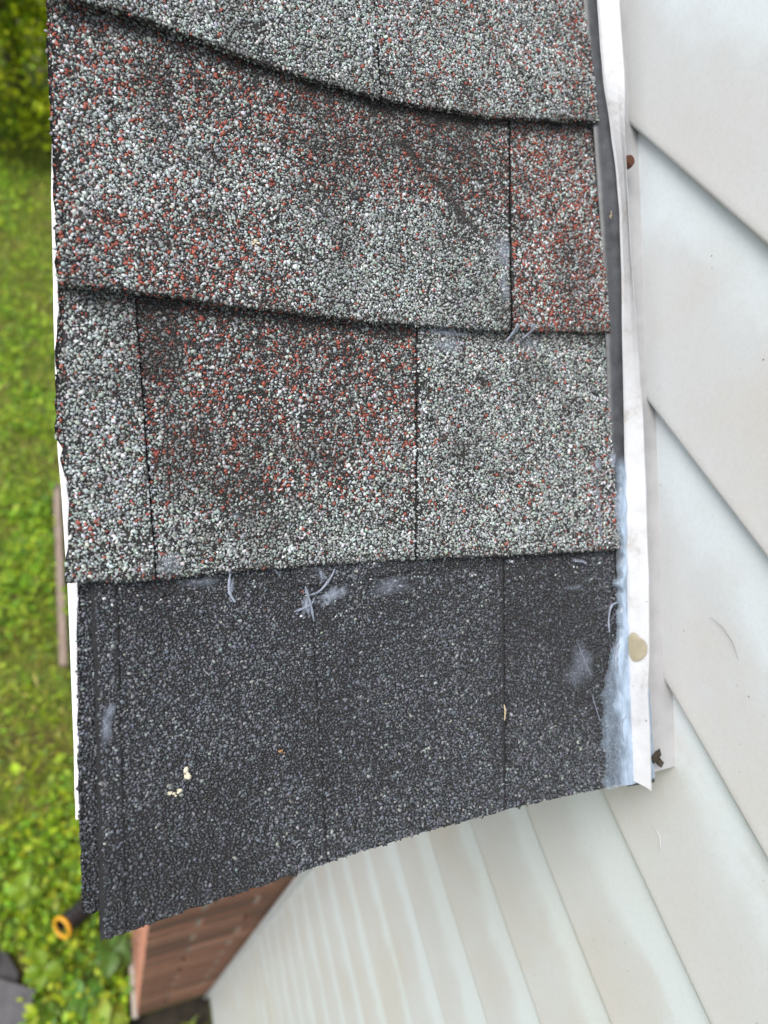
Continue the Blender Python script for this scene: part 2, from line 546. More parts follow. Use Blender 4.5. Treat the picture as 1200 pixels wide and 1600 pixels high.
LIGHT = (.50, .15, .23, .09, .03, 0, 0)
LIGHTR = (.38, .20, .20, .12, .10, 0, 0)
REDMIX = (.28, .12, .23, .16, .21, 0, 0)
REDTAB = (.28, .13, .17, .12, .30, 0, 0)
DARKMIX = (.17, .06, .32, .25, .20, 0, 0)
NEWBLK = (0, .0001, .010, .22, .0, .46, .31)


def pal_c1(u, v): return mixw(u, v, [(1, LIGHT), (smooth(.06, -.005, u), LIGHTR), (smooth(.145, .15, u), (.40, .20, .19, .12, .09, 0, 0)), (smooth(.24, .29, u) * .6, REDMIX)])


def pal_c2(u, v):
    n = fbm(u * 18, v * 18, 2)
    return mixw(u, v, [(1, LIGHTR), (smooth(.38, .55, n) * smooth(.15, .11, u), REDMIX), (smooth(-.16, -.19, v) * smooth(.04, .1, u), REDMIX),
                       (smooth(.09, .12, u) * smooth(-.175, -.15, v), LIGHT),
                       (smooth(.085, .13, u) * smooth(-.165, -.185, v), DARKMIX),
                       (smooth(.02, .06, u) * smooth(-.19, -.215, v), DARKMIX)])


def pal_c2b(u, v): return mixw(u, v, [(1, REDTAB), (smooth(-.20, -.225, v) * .5, DARKMIX)])
def pal_c3a(u, v): return mixw(u, v, [(1, LIGHT), (.3, LIGHTR)])


def pal_c3b(u, v):
    n = fbm(u * 25, v * 25, 3)
    return mixw(u, v, [(1, REDMIX), (smooth(-.035, -.095, v + .03 * (n - .5)), (.13, .05, .32, .30, .20, 0, 0)), (smooth(-.035, .0, v + .03 * (n - .5)), LIGHT)])


def pal_c3c(u, v): return mixw(u, v, [(1, (.46, .16, .21, .13, .04, 0, 0)), (smooth(.25, .29, u) * smooth(-.06, 0, v) * .7, REDMIX)])
def pal_c4(u, v):
    n = fbm(u * 17 + 2, v * 11, 3)
    return mixw(u, v, [(1, NEWBLK), (smooth(.48, .56, n), (0, 0, .07, .10, 0, .33, .50)), (smooth(.46, .39, n), (0, 0, 0, .36, 0, .50, .14)),
                       (np.exp(-((u - .165) / .055) ** 2) * smooth(.10, .14, v) * .6, (0, 0, .10, .08, 0, .30, .52)),
                       (smooth(.055, .03, v) * .05, (.1, .2, .4, .3, .01, 0, 0))])


ICO_T = (1 + 5 ** 0.5) / 2
ICO_V = np.array([(-1, ICO_T, 0), (1, ICO_T, 0), (-1, -ICO_T, 0), (1, -ICO_T, 0), (0, -1, ICO_T), (0, 1, ICO_T), (0, -1, -ICO_T), (0, 1, -ICO_T),
                  (ICO_T, 0, -1), (ICO_T, 0, 1), (-ICO_T, 0, -1), (-ICO_T, 0, 1)]) / (1 + ICO_T ** 2) ** 0.5
ICO_F = np.array([(0, 11, 5), (0, 5, 1), (0, 1, 7), (0, 7, 10), (0, 10, 11), (1, 5, 9), (5, 11, 4), (11, 10, 2), (10, 7, 6), (7, 1, 8),
                  (3, 9, 4), (3, 4, 2), (3, 2, 6), (3, 6, 8), (3, 8, 9), (4, 9, 5), (2, 4, 11), (6, 2, 10), (8, 6, 7), (9, 8, 1)])
OCT_V = np.array([(1, 0, 0), (-1, 0, 0), (0, 1, 0), (0, -1, 0), (0, 0, 1), (0, 0, -1)], float)
OCT_F = np.array([(0, 2, 4), (2, 1, 4), (1, 3, 4), (3, 0, 4), (2, 0, 5), (1, 2, 5), (3, 1, 5), (0, 3, 5)])


def stones(P, rad, BV, BF, flat=0.46):
    n = len(P)
    k = len(BV)
    V = np.repeat(BV[None], n, 0) * (1 + 0.27 * rng.standard_normal((n, k, 1)).clip(-1.5, 1.7))
    sc = np.stack([1 + .30 * rng.random(n), .66 + .25 * rng.random(n), flat + .22 * rng.random(n)], 1) * rad[:, None]
    V = V * sc[:, None, :]
    a = rng.random(n) * 2 * np.pi
    tx = rng.standard_normal(n) * .34
    ty = rng.standard_normal(n) * .34
    x, y, z = V[..., 0], V[..., 1], V[..., 2]
    c, s = np.cos(tx)[:, None], np.sin(tx)[:, None]
    y, z = y * c - z * s, y * s + z * c
    c, s = np.cos(ty)[:, None], np.sin(ty)[:, None]
    x, z = x * c + z * s, -x * s + z * c
    c, s = np.cos(a)[:, None], np.sin(a)[:, None]
    x, y = x * c - y * s, x * s + y * c
    V = np.stack([x, y, z], -1) + P[:, None, :]
    F = (BF[None] + (np.arange(n) * k)[:, None, None]).reshape(-1, 3)
    return V.reshape(-1, 3), F


def colour(u, v, pal, dirt):
    W = pal(u, v)
    W = W / W.sum(1, keepdims=True)
    pick = (np.cumsum(W, 1) < rng.random((len(u), 1))).sum(1).clip(0, 6)
    c = PAL[pick] * (0.72 + 0.54 * rng.random((len(u), 1))) * (1 + 0.05 * rng.standard_normal((len(u), 3)))
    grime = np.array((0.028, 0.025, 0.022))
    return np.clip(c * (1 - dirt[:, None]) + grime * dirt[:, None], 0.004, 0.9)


def dirt_field(c, u, v):
    d = 0.30 * smooth(.52, .75, fbm(u * 26 + 3, v * 26, 1)) + 0.22 * smooth(.5, .75, fbm(u * 90, v * 90, 2))
    vp = BUT[c](u)
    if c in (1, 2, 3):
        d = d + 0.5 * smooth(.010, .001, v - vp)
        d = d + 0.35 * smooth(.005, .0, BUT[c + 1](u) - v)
    if c == 2:                                      # dirt smudge mid course, and a darker line along the diagonal crease
        d = d + 0.65 * np.exp(-(((u - .165) + .0 * v) / .035) ** 2) * smooth(-.165, -.2, v) * fbm(u * 40, v * 40, 4)
        d = d + 1.1 * np.exp(-(((u - .182) - 1.0 * (v + .181) - .010 * (fbm(u * 45, v * 45, 3) - .5)) / .0034) ** 2) * (.45 + .55 * smooth(.36, .52, fbm(u * 75, v * 75, 5))) * smooth(-.215, -.195, v) * smooth(-.148, -.160, v) * (.5 + fbm(u * 120, v * 120, 2))
    if c == 3:
        d = d + 0.4 * np.exp(-((u - .03) / .014) ** 2) * smooth(-.055, -.085, v) + 0.45 * np.exp(-(((u - .06) / .02) ** 2 + ((v + .03) / .025) ** 2)) * fbm(u * 60, v * 60, 4)
    if c == 4:
        d = d * 0.5
    return np.clip(d, 0, 0.92)


def make_shingle(c, L, R, dw, pal, mat, vlow=None, label=None, glo=None, edge_seed=0, sp=0.0016, gap=0.0004, top=None, bare_left=False, ins=(.0004, .0004)):
    """one tab: a thick asphalt sheet (12-face-edged grid) with its own bed of granules"""
    nu, nv = 46, 34
    vb_f = (lambda u: BUT[c + 1](u)) if vlow is None else vlow
    vt_f = (lambda u: BUT[c](u) - 0.035) if top is None else top
    S, T = np.meshgrid(np.linspace(0, 1, nu), np.linspace(0, 1, nv), indexing='ij')
    umid = L(-0.1 if c < 4 else 0.1) * (1 - S) + R(-0.1 if c < 4 else 0.1) * S
    vt, vb = vt_f(umid), vb_f(umid)
    vb = vb + (vnoise(umid * 420, umid * 0 + c * 7 + edge_seed, 3) - .5) * .0011 + (vnoise(umid * 1300, umid * 0 + c, 4) - .5) * .0005
    Vv = vt * (1 - T) + vb * T
    jag = (vnoise(Vv * 260, Vv * 0 + c + 3, 5) - .5) * .0014
    Uu = (L(Vv) + gap + jag * (1 - S) ** 12) * (1 - S) + (R(Vv) - gap + jag * .3 * S ** 12) * S
    Wt = course_w(c, Uu, Vv) + dw
    th = 0.0027 - 0.0006 * (1 - T)
    top_v = rl(Uu, Vv, Wt).reshape(-1, 3)
    bot_v = rl(Uu, Vv, Wt - th).reshape(-1, 3)
    n = nu * nv
    F = grid_faces(nu, nv)[:, ::-1]
    Fb = grid_faces(nu, nv, n)
    ring = [i * nv for i in range(nu)] + [(nu - 1) * nv + j for j in range(1, nv)] + [i * nv + nv - 1 for i in range(nu - 2, -1, -1)] + [j for j in range(nv - 2, 0, -1)]
    ring = np.array(ring)
    nx = np.roll(ring, -1)
    Fs = np.stack([ring, ring + n, nx + n, nx], 1)
    o = mesh_np('shingle', np.concatenate([top_v, bot_v]), np.concatenate([F, Fb, Fs]), mat, roof, smooth=False, label=label)
    # granules
    for layer, (spc, rm, BV, BF) in enumerate(((sp, 0.00076, ICO_V, ICO_F), (sp * 0.80, 0.00056, OCT_V, OCT_F))):
        u0, u1 = float(np.min(L(np.linspace(-.5, .2, 60)))) - .002, float(np.max(R(np.linspace(-.5, .2, 60)))) + .002
        us = np.linspace(u0, u1, 50)
        v0 = float((BUT[c](us) if top is None else vt_f(us)).min()) - .012
        v1 = float(vb_f(us).max()) + .001
        gu = np.arange(u0, u1, spc)
        gv = np.arange(v0, v1, spc * .866)
        A, Bq = np.meshgrid(np.arange(len(gu)), np.arange(len(gv)), indexing='ij')
        u = (u0 + A * spc + (Bq % 2) * spc / 2 + rng.normal(0, spc * .24, A.shape)).ravel()
        v = (v0 + Bq * spc * .866 + rng.normal(0, spc * .24, A.shape)).ravel()
        ok = (u > L(v) + ins[0]) & (u < R(v) - ins[1]) & (v < vb_f(u) - .0001) & (v > v0)
        if glo is not None: ok &= glo(u, v)
        u, v = u[ok], v[ok]
        d = dirt_field(c, u, v)
        drop = 0.02 + (0.40 * smooth(.64, .76, fbm(u * 60, v * 60, 5)) + 0.16 * d if c < 4 else 0.0)
        if bare_left: drop = drop + .5 * smooth(.0022, .0010, u - L(v))
        keep = rng.random(len(u)) > drop
        u, v, d = u[keep], v[keep], d[keep]
        r = rm * np.exp(rng.normal(0, .24, len(u))).clip(.6, 1.65)
        w = course_w(c, u, v) + dw + r * (.20 if layer == 0 else .10)
        Vs, Fs_ = stones(rl(u, v, w), r, BV, BF)
        cc = colour(u, v, pal, d) * (1.0 if layer == 0 else .88)  # filler stones dimmed: shade between the stones put into their colour
        mesh_np('granules', Vs, Fs_, M['granule'], o, cols=np.repeat(cc, len(BV), 0), kind='stuff')
    if glo is None and dw > -.003:                 # chips clinging to the cut butt edge
        n = int((u1 - u0) / .00055)
        u = rng.uniform(u0 + .002, u1 - .002, n)
        u = u[(u > L(vb_f(u)) + .001) & (u < R(vb_f(u)) - .001)]
        v = vb_f(u) + rng.normal(0, .00035, len(u))
        w = course_w(c, u, v) + dw - .0002 - rng.random(len(u)) ** 1.4 * .0024
        r = .0006 * np.exp(rng.normal(0, .3, len(u)))
        Vs, Fs_ = stones(rl(u, v, w), r, OCT_V, OCT_F, .7)
        cc = colour(u, v, pal, np.clip(.35 + .55 * rng.random(len(u)), 0, .9))
        mesh_np('edge_granules', Vs, Fs_, M['granule'], o, cols=np.repeat(cc, 6, 0), kind='stuff')
    return o


OLD, NEW = M['asphalt'], M['asphalt_new']
make_shingle(0, LEFT12, RIGHT, 0, pal_c1, OLD, glo=lambda u, v: v > -.46)
make_shingle(1, LEFT12, const(.1465), 0.0002, pal_c1, OLD, bare_left=True)
make_shingle(1, const(.1465), RIGHT, 0, pal_c1, OLD, edge_seed=2)
make_shingle(2, LEFT12, J2, 0.0004, pal_c2, OLD, bare_left=True, label='widest weathered shingle tab, red flecked at its left and sooty near the top right', gap=.0009, ins=(.0004, .0014))
make_shingle(2, J2, RIGHT, -0.0009, pal_c2b, OLD, edge_seed=4, label='narrow shingle tab thick with red granules', gap=.0009, ins=(.0014, .0004))
make_shingle(3, LEFT3, J3A, 0.0007, pal_c3a, OLD, bare_left=True, label='narrow pale grey shingle tab at the outer roof edge', gap=.0002)
make_shingle(3, J3A, J3B, -0.0007, pal_c3b, OLD, edge_seed=6, label='darkened red flecked shingle tab between two grey tabs')
make_shingle(3, J3B, RIGHT, 0.0007, pal_c3c, OLD, edge_seed=8, label='plain grey green shingle tab beside the sealant')
NL = 'new black shingle of the eave course'
make_shingle(4, LEFT4, J4A, 0.0006, pal_c4, NEW, label=NL, gap=-.0001, ins=(.0016, .0004))
make_shingle(4, J4A, J4B, 0.0004, pal_c4, NEW, edge_seed=1, label=NL, gap=-.0002)
make_shingle(4, J4B, J4C, 0.0001, pal_c4, NEW, edge_seed=3, label=NL, gap=-.0002, ins=(.0005, .0010))
make_shingle(4, J4C, RIGHT, -0.0009, pal_c4, NEW, edge_seed=5, label=NL, gap=.0007, ins=(.0013, .0004))
# layers that peep out at the outer edge and below the third course
LU4 = ip([(-0.0096, -0.02), (-0.0096, 0.0196), (-0.0116, 0.0577), (-0.0134, 0.1125), (-0.0141, 0.160)], True)
make_shingle(4, LU4, const(.20), -0.0036, pal_c4, NEW, vlow=ip([(-.02, .1600), (-.0081, .1612), (.0, .1560), (.3, .1540)]),
             label='lower black starter layer showing along the outer edge', glo=lambda u, v: u < .004)
LU3 = ip([(-0.0112, -0.13), (-0.0117, -0.1013), (-0.0139, -0.0788), (-0.0153, -0.0536), (-0.0156, -0.0431), (-0.0131, -0.0414), (-0.0138, -0.0314), (-0.0112, -0.0224), (-0.011, 0.1)], True)
make_shingle(3, LU3, const(.20), -0.0036, pal_c3b, OLD, vlow=ip([(-.02, .012), (.3, .012)]),
             label='ragged lower layer showing at the outer edge', glo=lambda u, v: u < -.004, bare_left=True)
LU2 = ip([(-0.0100, -0.30), (-0.0108, -0.235), (-0.0112, -0.2068), (-0.0110, -0.150), (-0.0120, -0.108)], True)
make_shingle(2, LU2, const(.20), -0.0036, pal_c3b, OLD, vlow=ip([(-.02, -.1095), (.3, -.1095)]), label='lower layer showing at the outer edge', glo=lambda u, v: u < -.004, bare_left=True)
PB = ip([(.0851, .0283), (.0997, .0294), (.1201, .0284), (.1528, .0268), (.2046, .0252)])
make_shingle(4, const(.0851), const(.2046), 0.0011, pal_c4, NEW, vlow=PB, top=lambda u: PB(u) * 0 + .006, label='sliver of black shingle slipped under the grey course', gap=.0)

# drip edge on the rake, roof deck, fascia
ED = [(-0.0040, -0.50), (-0.0055, -0.235), (-0.0098, -0.1919), (-0.0121, -0.1544), (-0.0131, -0.1142), (-0.0137, -0.0971), (-0.0147, -0.0403), (-0.0141, -0.0234), (-0.0137, 0.0077), (-0.0134, 0.0196), (-0.0138, 0.0583), (-0.0143, 0.1002), (-0.0150, 0.1226)]
prof = [(0.03, -0.0075), (0.0012, -0.0078), (0.0, -0.0082), (-0.0001, -0.0100), (0.0009, -0.0300), (-0.0012, -0.0345), (0.0006, -0.0345), (0.0022, -0.0300), (0.0014, -0.0100), (0.03, -0.0090)]
V, F = [], []
for (u, v) in ED:
    for (du, w) in prof:
        V.append(rl(u + du, v, w))
m = len(prof)
for i in range(len(ED) - 1):
    for j in range(m):
        F.append((i * m + j, i * m + (j + 1) % m, (i + 1) * m + (j + 1) % m, (i + 1) * m + j))
F.append(tuple(range(m))); F.append(tuple((len(ED) - 1) * m + j for j in range(m))[::-1])
mesh_np('drip_edge', V, F, M['white_metal'], roof)
add_box('roof_deck', (-0.004, 0.330, V0 - 0.140, V0 + 0.50, -0.0240, -0.0098), M['deck'], roof)
add_box('rake_fascia', (-0.0050, -0.0010, V0 - 0.118, V0 + 0.50, -0.120, -0.0355), M['white_metal'], roof)
add_box('eave_fascia', (-0.004, 0.300, V0 - 0.139, V0 - 0.120, -0.105, -0.0245), M['white_metal'], roof)

# flashing strip along the wall
nv = 90
vv = np.linspace(-.5, .168, nv)
prof_u = [0.0, 0.004, 0.009, 0.014, 0.0185]
prof_w = [0.0006, 0.0016, 0.0026, 0.0034, 0.0038]
V = []
for j, v in enumerate(vv):
    for q in range(5):
        u = RIGHT(v) - .0022 + prof_u[q] + (fbm(v * 90, 3.1 + 0 * v, 2) - .5) * .0014 * (q == 0)
        V.append(rl(u, v, prof_w[q] + (fbm(v * 60, q * 2.0, 1) - .5) * .0006))
top_n = len(V)
V += [np.array(p) - np.array((0, 0, .0008)) for p in V]
F = []
for j in range(nv - 1):
    for q in range(4):
        a = j * 5 + q
        F.append((a, a + 5, a + 6, a + 1))
        F.append((a + top_n, a + 1 + top_n, a + 6 + top_n, a + 5 + top_n))
    a = j * 5
    F.append((a, a + top_n, a + 5 + top_n, a + 5))
e = (nv - 1) * 5
for q in range(4): F.append((e + q, e + q + top_n, e + q + 1 + top_n, e + q + 1))
mesh_np('wall_flashing', V, F, M['flashing'], roof, smooth=True, label='dark grey flashing strip between shingles and white channel')

# bluish sealant bead along the lower flashing
SL = ip([(0.2925, -0.0330), (0.2895, -0.025), (0.2880, 0.000), (0.2875, 0.026), (0.2852, 0.041), (0.2848, 0.055), (0.2815, 0.079), (0.2750, 0.095), (0.2690, 0.110), (0.2672, 0.125), (0.2648, 0.1617), (0.2640, 0.1640)], True)
nv, nu = 120, 22
vv = np.linspace(-.0330, .1648, nv)
Vg, Cv = [], []
for v in vv:
    l = float(SL(v)) + (fbm(v * 200, 1.7, 3) - .5) * .0085
    r = .3025
    for q in range(nu):
        s = q / (nu - 1)
        u = l * (1 - s) + r * s
        ub = .2780 + .0120 * (float(fbm(v * 75, 4.4, 4)) - .5)
        near = smooth(ub, ub + .0045, u)                       # thick, milky by the channel; thin film further out
        bulge = .0012 + .0030 * near + .0020 * (fbm(v * 130, u * 420, 2) - .5)
        if s == 0: bulge = .0003
        Vg.append(rl(u, v, max(float(course_w(4 if v > .0235 else 3, u, v)), .0008) * (1 - .7 * near) + .0008 + bulge))
        thin = .20 + .24 * fbm(v * 50, 5.0, 1)
        Cv.append((thin * (1 - near) + .92 * near) * (smooth(0, .10, s) * .7 + .3) * (smooth(-.033, -.020, v)) * (0.80 + .20 * smooth(.0, .04, v)))
mesh_np('sealant_bead', Vg, grid_faces(nv, nu), M['sealant'], roof, smooth=True, fac=Cv, label='milky blue sealant bead smeared beside the white channel')


def surf_w(u, v):
    c = 4 if v > B3(u) else 3 if v > B2(u) else 2 if v > B1(u) else 1
    return float(course_w(c, np.array(u), np.array(v)))


def smear(u, v, lu, lv, ang=0., cover=.6, pull=1.0, seed=0, h=.0011):
    """thin torn film of sealant, feathered at its rim, lying on the granules"""
    r2 = random.Random(seed)
    nr_, na = 7, 26
    V, C, F = [], [], []
    V.append(rl(u, v, surf_w(u, v) + h + .0007)); C.append(cover)
    for i in range(1, nr_):
        rr = i / (nr_ - 1)
        for a in range(na):
            an = 2 * math.pi * a / na
            k = 1 + .55 * (float(fbm(math.cos(an) * 1.7 + seed, math.sin(an) * 1.7 + seed * 3, 1)) - .5) * 2 * pull
            x, y = rr * k * lu * math.cos(an), rr * k * lv * math.sin(an)
            uu = u + x * math.cos(ang) - y * math.sin(ang)
            ww = v + x * math.sin(ang) + y * math.cos(ang)
            V.append(rl(uu, ww, surf_w(uu, ww) + h + .0006 * (1 - rr) + r2.uniform(-.0002, .0002)))
            C.append(cover * (1 - rr ** 1.5) * r2.uniform(.5, 1.2))
    for a in range(na):
        F.append((0, 1 + a, 1 + (a + 1) % na))
    for i in range(nr_ - 2):
        for a in range(na):
            p = 1 + i * na
            F.append((p + a, p + na + a, p + na + (a + 1) % na, p + (a + 1) % na))
    return mesh_np('sealant_smear', V, F, M['smear'], roof, smooth=True, fac=np.clip(C, 0, 1))


def strand(pts, r=.0005, h=.0016, name='sealant_strand', mat='smear', cover=.8, sc=None):
    """thin pulled thread of sealant through (u, v) points"""
    P = [rl(p[0], p[1], (surf_w(p[0], p[1]) if sc is None else sc) + h + (p[2] if len(p) > 2 else 0)) for p in pts]
    P = [q + np.array((random.gauss(0, .0005), random.gauss(0, .0005), 0)) for q in P]
    # smooth the path
    Q = []
    for i in range(len(P) - 1):
        for t in np.linspace(0, 1, 6, endpoint=False):
            a, b, c_, d_ = P[max(i - 1, 0)], P[i], P[i + 1], P[min(i + 2, len(P) - 1)]
            Q.append(.5 * ((2 * b) + (c_ - a) * t + (2 * a - 5 * b + 4 * c_ - d_) * t * t + (3 * b - a - 3 * c_ + d_) * t ** 3))
    Q.append(P[-1])
    rad = [r * (.35 + .75 * math.sin(math.pi * (.12 + .8 * i / (len(Q) - 1)))) * random.uniform(.65, 1.35) for i in range(len(Q))]
    V, F = tube(Q, rad, 6)
    return mesh_np(name, V, F, M[mat], roof, smooth=True, fac=[cover * .8] * len(V))


for i, a in enumerate([
        (.2160, -.150, .0065, .010, .1, .28, 1.4), (.2195, -.146, .0032, .010, .05, .55, 1.6), (.2170, -.128, .0035, .010, 0, .4, 1.),
        (.1800, -.0935, .012, .006, .05, .42, 1.), (.2360, -.0970, .010, .006, .2, .25, 1.), (.1800, -.1010, .016, .0022, .03, .6, .8),
        (.0285, .0140, .006, .006, 0, .35, 1.), (.0420, .0235, .009, .003, 0, .35, 1.), (.1060, .0355, .0085, .0042, -.35, .8, 1.2),
        (.0925, .0390, .0026, .0060, .2, .9, 1.5), (.1010, .0250, .0035, .0040, -.5, .9, 1.4), (.1380, .0340, .013, .005, -.1, .3, 1.),
        (.0560, .0270, .0018, .0060, .1, .85, 1.4), (.2575, .0900, .0075, .012, -.4, .42, 1.1), (.2510, .0960, .010, .009, 0, .25, 1.),
        (.2745, .0000, .0022, .026, .02, .55, 1.2), (.2770, -.0270, .0030, .0045, 0, .85, 1.3), (.2885, -.0300, .0030, .0070, 0, .85, 1.2),
        (.2600, .0300, .006, .0014, .2, .7, .8), (-.0005, .0830, .0032, .0085, .1, .6, 1.2), (.0015, .0760, .0028, .004, .2, .7, 1.3),
        (.0600, -.0060, .004, .002, .3, .3, 1.), (.2550, .0455, .008, .002, 0, .35, 1.)]):
    smear(*a, seed=i * 3 + 1)
strand([(.2200, -.1010, .001), (.2225, -.1030, .003), (.2222, -.1060, .003), (.2190, -.1005, .002), (.2165, -.0975)], .0007, cover=.95)
strand([(.2290, -.1050, .002), (.2310, -.1070, .003), (.2330, -.1050, .003), (.2315, -.1015, .002), (.2290, -.1005)], .0006, cover=.95)
strand([(.0555, .0200), (.0560, .0270), (.0575, .0340)], .0008, cover=.9)
strand([(.0925, .0300), (.0935, .0380), (.0950, .0470)], .0007, cover=.9)
strand([(.0860, .0420), (.0930, .0390), (.0970, .0360)], .0006, cover=.8)
strand([(.1075, .0230), (.1050, .0270), (.0990, .0330), (.0930, .0345)], .0006, cover=.9)
strand([(.2570, .0300), (.2620, .0305), (.2660, .0320)], .0006, cover=.9)
strand([(.2850, .0560), (.2800, .0580), (.2775, .0660), (.2768, .0740)], .0006, .003, cover=.9)
strand([(.2850, .0780), (.2805, .0830), (.2790, .0920), (.2795, .0990)], .0008, .0035, cover=.9)
strand([(.2860, .1160), (.2835, .1240), (.2790, .1290), (.2800, .1380), (.2830, .1420)], .0006, .0035, cover=.8)
strand([(.2535, .0760), (.2580, .0860), (.2615, .0980)], .0004, cover=.4)
strand([(.2620, .1080), (.2630, .1170), (.2650, .1240)], .0004, cover=.35)

# ================================================================== THE SIDED WALL
XW = 0.318
EXP = 0.1064
ZB0 = -0.1037
YN, YC = -0.75, 0.2255
wall = empty('sided_wall', Matrix.Translation((XW, YC, 0)), 'white lap sided house wall rising beside the shingle roof and dropping to the ground', 'wall')


def yr(z):                                        # where the wall meets the roof
    return 0.1893 + 1.3032 * (z + 0.2467)


Z_EAVE = -0.338


def board(i):
    zb = ZB0 - EXP * i
    S = [0, .10, .25, .40, .55, .70, .82, .90, .945, .975, .992, 1.0]
    Xs = [.0074, .0068, .0058, .0048, .0038, .0027, .0018, .0011, .0006, .0002, .0005, .0016]
    zt = zb + EXP
    ny = 40
    V, C = [], []
    rows = [(zt - s * EXP, x, s) for s, x in zip(S, Xs)]
    rows.append((zb + .0007, .0035, 1.0)); rows.append((zb + .0012, .0072, 1.0))
    extra = []
    for z, x, s in rows:
        extra.append((z, x, s))
    for (z, x, s) in extra:
        ye = yr(z) + .022 if z > Z_EAVE else YC
        for k in range(ny):
            t = k / (ny - 1)
            t = 1 - (1 - t) ** 1.0
            y = YN + (ye - YN) * t
            wob = (fbm(y * 5 + i * 3.7, z * 5, i) - .5) * .0022 + (fbm(y * 16, z * 9 + i, i + 1) - .5) * .0006
            V.append((x + wob * (s > 0), y - YC, z + H + (fbm(y * 4, i * 1.3, 2) - .5) * .0010))
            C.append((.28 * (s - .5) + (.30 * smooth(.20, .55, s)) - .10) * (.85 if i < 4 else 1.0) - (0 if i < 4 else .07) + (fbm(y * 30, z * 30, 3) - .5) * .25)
    nr_ = len(rows)
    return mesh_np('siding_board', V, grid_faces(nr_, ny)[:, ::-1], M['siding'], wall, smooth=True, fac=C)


ZG = -H
nb = int((ZB0 - ZG) / EXP) + 1
for i in range(-5, nb):
    board(i)

# J-channel beside the roof: twisted white lip, floor, and back flange
JL = ip([(0.2950, -0.50), (0.2955, -0.3103), (0.2965, -0.2591), (0.2997, -0.2361), (0.3019, -0.2127), (0.3029, -0.1812), (0.3012, -0.1416), (0.2981, -0.0904), (0.2932, 0.0029), (0.2902, 0.0528), (0.2880, 0.0985), (0.2870, 0.1289), (0.2854, 0.1616)], True)
JR = ip([(0.3024, -0.50), (0.3024, -0.3046), (0.3030, -0.2619), (0.3022, -0.2462), (0.3005, -0.2303), (0.2996, -0.1993), (0.2992, -0.1492), (0.2995, -0.1224), (0.3000, -0.0765), (0.3006, -0.0536), (0.2996, -0.0117), (0.2973, 0.0413), (0.2938, 0.0899), (0.2912, 0.1083), (0.2908, 0.1344), (0.2890, 0.1665)], True)
wl = Matrix.Translation((XW, YC, 0)).inverted() @ ROOF


def towall(P):
    P = np.asarray(P, float)
    Rw = np.array(wl)
    return P @ Rw[:3, :3].T + Rw[:3, 3]


ns = 110
V = []
rowsn = 9
for j in range(ns):
    v = -.48 + (.163 + .48) * j / (ns - 1)
    ul, ur = float(JL(v)), float(JR(v))
    slant = (j == ns - 1) * .003
    wav = (fbm(v * 45, 2.2, 2) - .5) * .0012
    w0, w1 = .0058 + wav, .0158 + wav * .5
    pts = [(ul + .0010, v, .0036), (ul, v, w0 - .001), (ul + .0003, v, w0 + .0006),
           (ul * .5 + ur * .5 + .0004, v + slant * .5, (w0 + w1) / 2 + .0012), (ur - .0003, v + slant, w1), (ur + .0007, v + slant, w1 - .0004),
           (ul * .5 + ur * .5 + .0014, v + slant * .5, (w0 + w1) / 2 - .0002), (ul + .0016, v, w0 - .001), (ul + .0022, v, .0036)]
    V += [rl(*p) for p in pts]
F = []
for j in range(ns - 1):
    for q in range(rowsn):
        F.append((j * rowsn + q, (j + 1) * rowsn + q, (j + 1) * rowsn + (q + 1) % rowsn, j * rowsn + (q + 1) % rowsn))
F.append(tuple((ns - 1) * rowsn + q for q in range(rowsn)))
jch = mesh_np('trim_channel', towall(np.array(V)), F, M['trim'], wall, smooth=False, label='bent white metal channel lip between the flashing and the siding')
# channel floor and back
V = []
for j in range(40):
    v = -.48 + (.163 + .48) * j / 39
    for (u, w) in ((.3015, .0022), (.3120, .0018), (.3270, .0014), (.3360, .0014)):
        V.append(rl(u - .012 * smooth(.0, .16, v) * (u < .31), v, w))
mesh_np('channel_floor', towall(np.array(V)), grid_faces(40, 4), M['floor'], jch)
# tan dab of caulk on the lip
V, F = [], []
na = 24
cu, cv = .2899, .0835
for i, rr in enumerate((0, .35, .7, .9, 1.0)):
    for a in range(na):
        an = 2 * math.pi * a / na
        k = 1 + .16 * math.sin(2 * an + .6) + .10 * math.sin(3 * an + 2)
        x = rr * k * .0025 * math.cos(an)
        y = rr * k * .0088 * math.sin(an)
        u, v = cu + x - .10 * y, cv + y
        l, r = float(JL(v)), float(JR(v))
        u = max(u, l - .0010)
        t = (u - l) / max(r - l, 1e-4)
        V.append(rl(u, v, .0068 + .0105 * t + .0012 + .0010 * (1 - rr ** 3)))
for i in range(4):
    for a in range(na):
        F.append((i * na + a, (i + 1) * na + a, (i + 1) * na + (a + 1) % na, i * na + (a + 1) % na))
mesh_np('caulk_dab', towall(np.array(V)), F, M['tan_caulk'], jch, smooth=True, label='tan dab of dried caulk near the lower end')

# rusty nail behind the channel lip
ang = [2 * math.pi * q / 10 for q in range(10)]
V = [towall(rl(.3055 + .0034 * math.cos(a), -.2090 + .0040 * math.sin(a), .012))for a in ang]
V += [towall(rl(.3055 + .0028 * math.cos(a), -.2090 + .0032 * math.sin(a), .0142)) for a in ang]
V += [towall(rl(.3062 + .0010 * math.cos(a), -.2075 + .0010 * math.sin(a), .003)) for a in ang]
F = [tuple(range(10, 20))]
for q in range(10):
    F.append((q, (q + 1) % 10, 10 + (q + 1) % 10, 10 + q))
    F.append((20 + q, 20 + (q + 1) % 10, (q + 1) % 10, q))
mesh_np('nail', V, F, M['rust'], wall, label='rusty nail head behind the white channel')

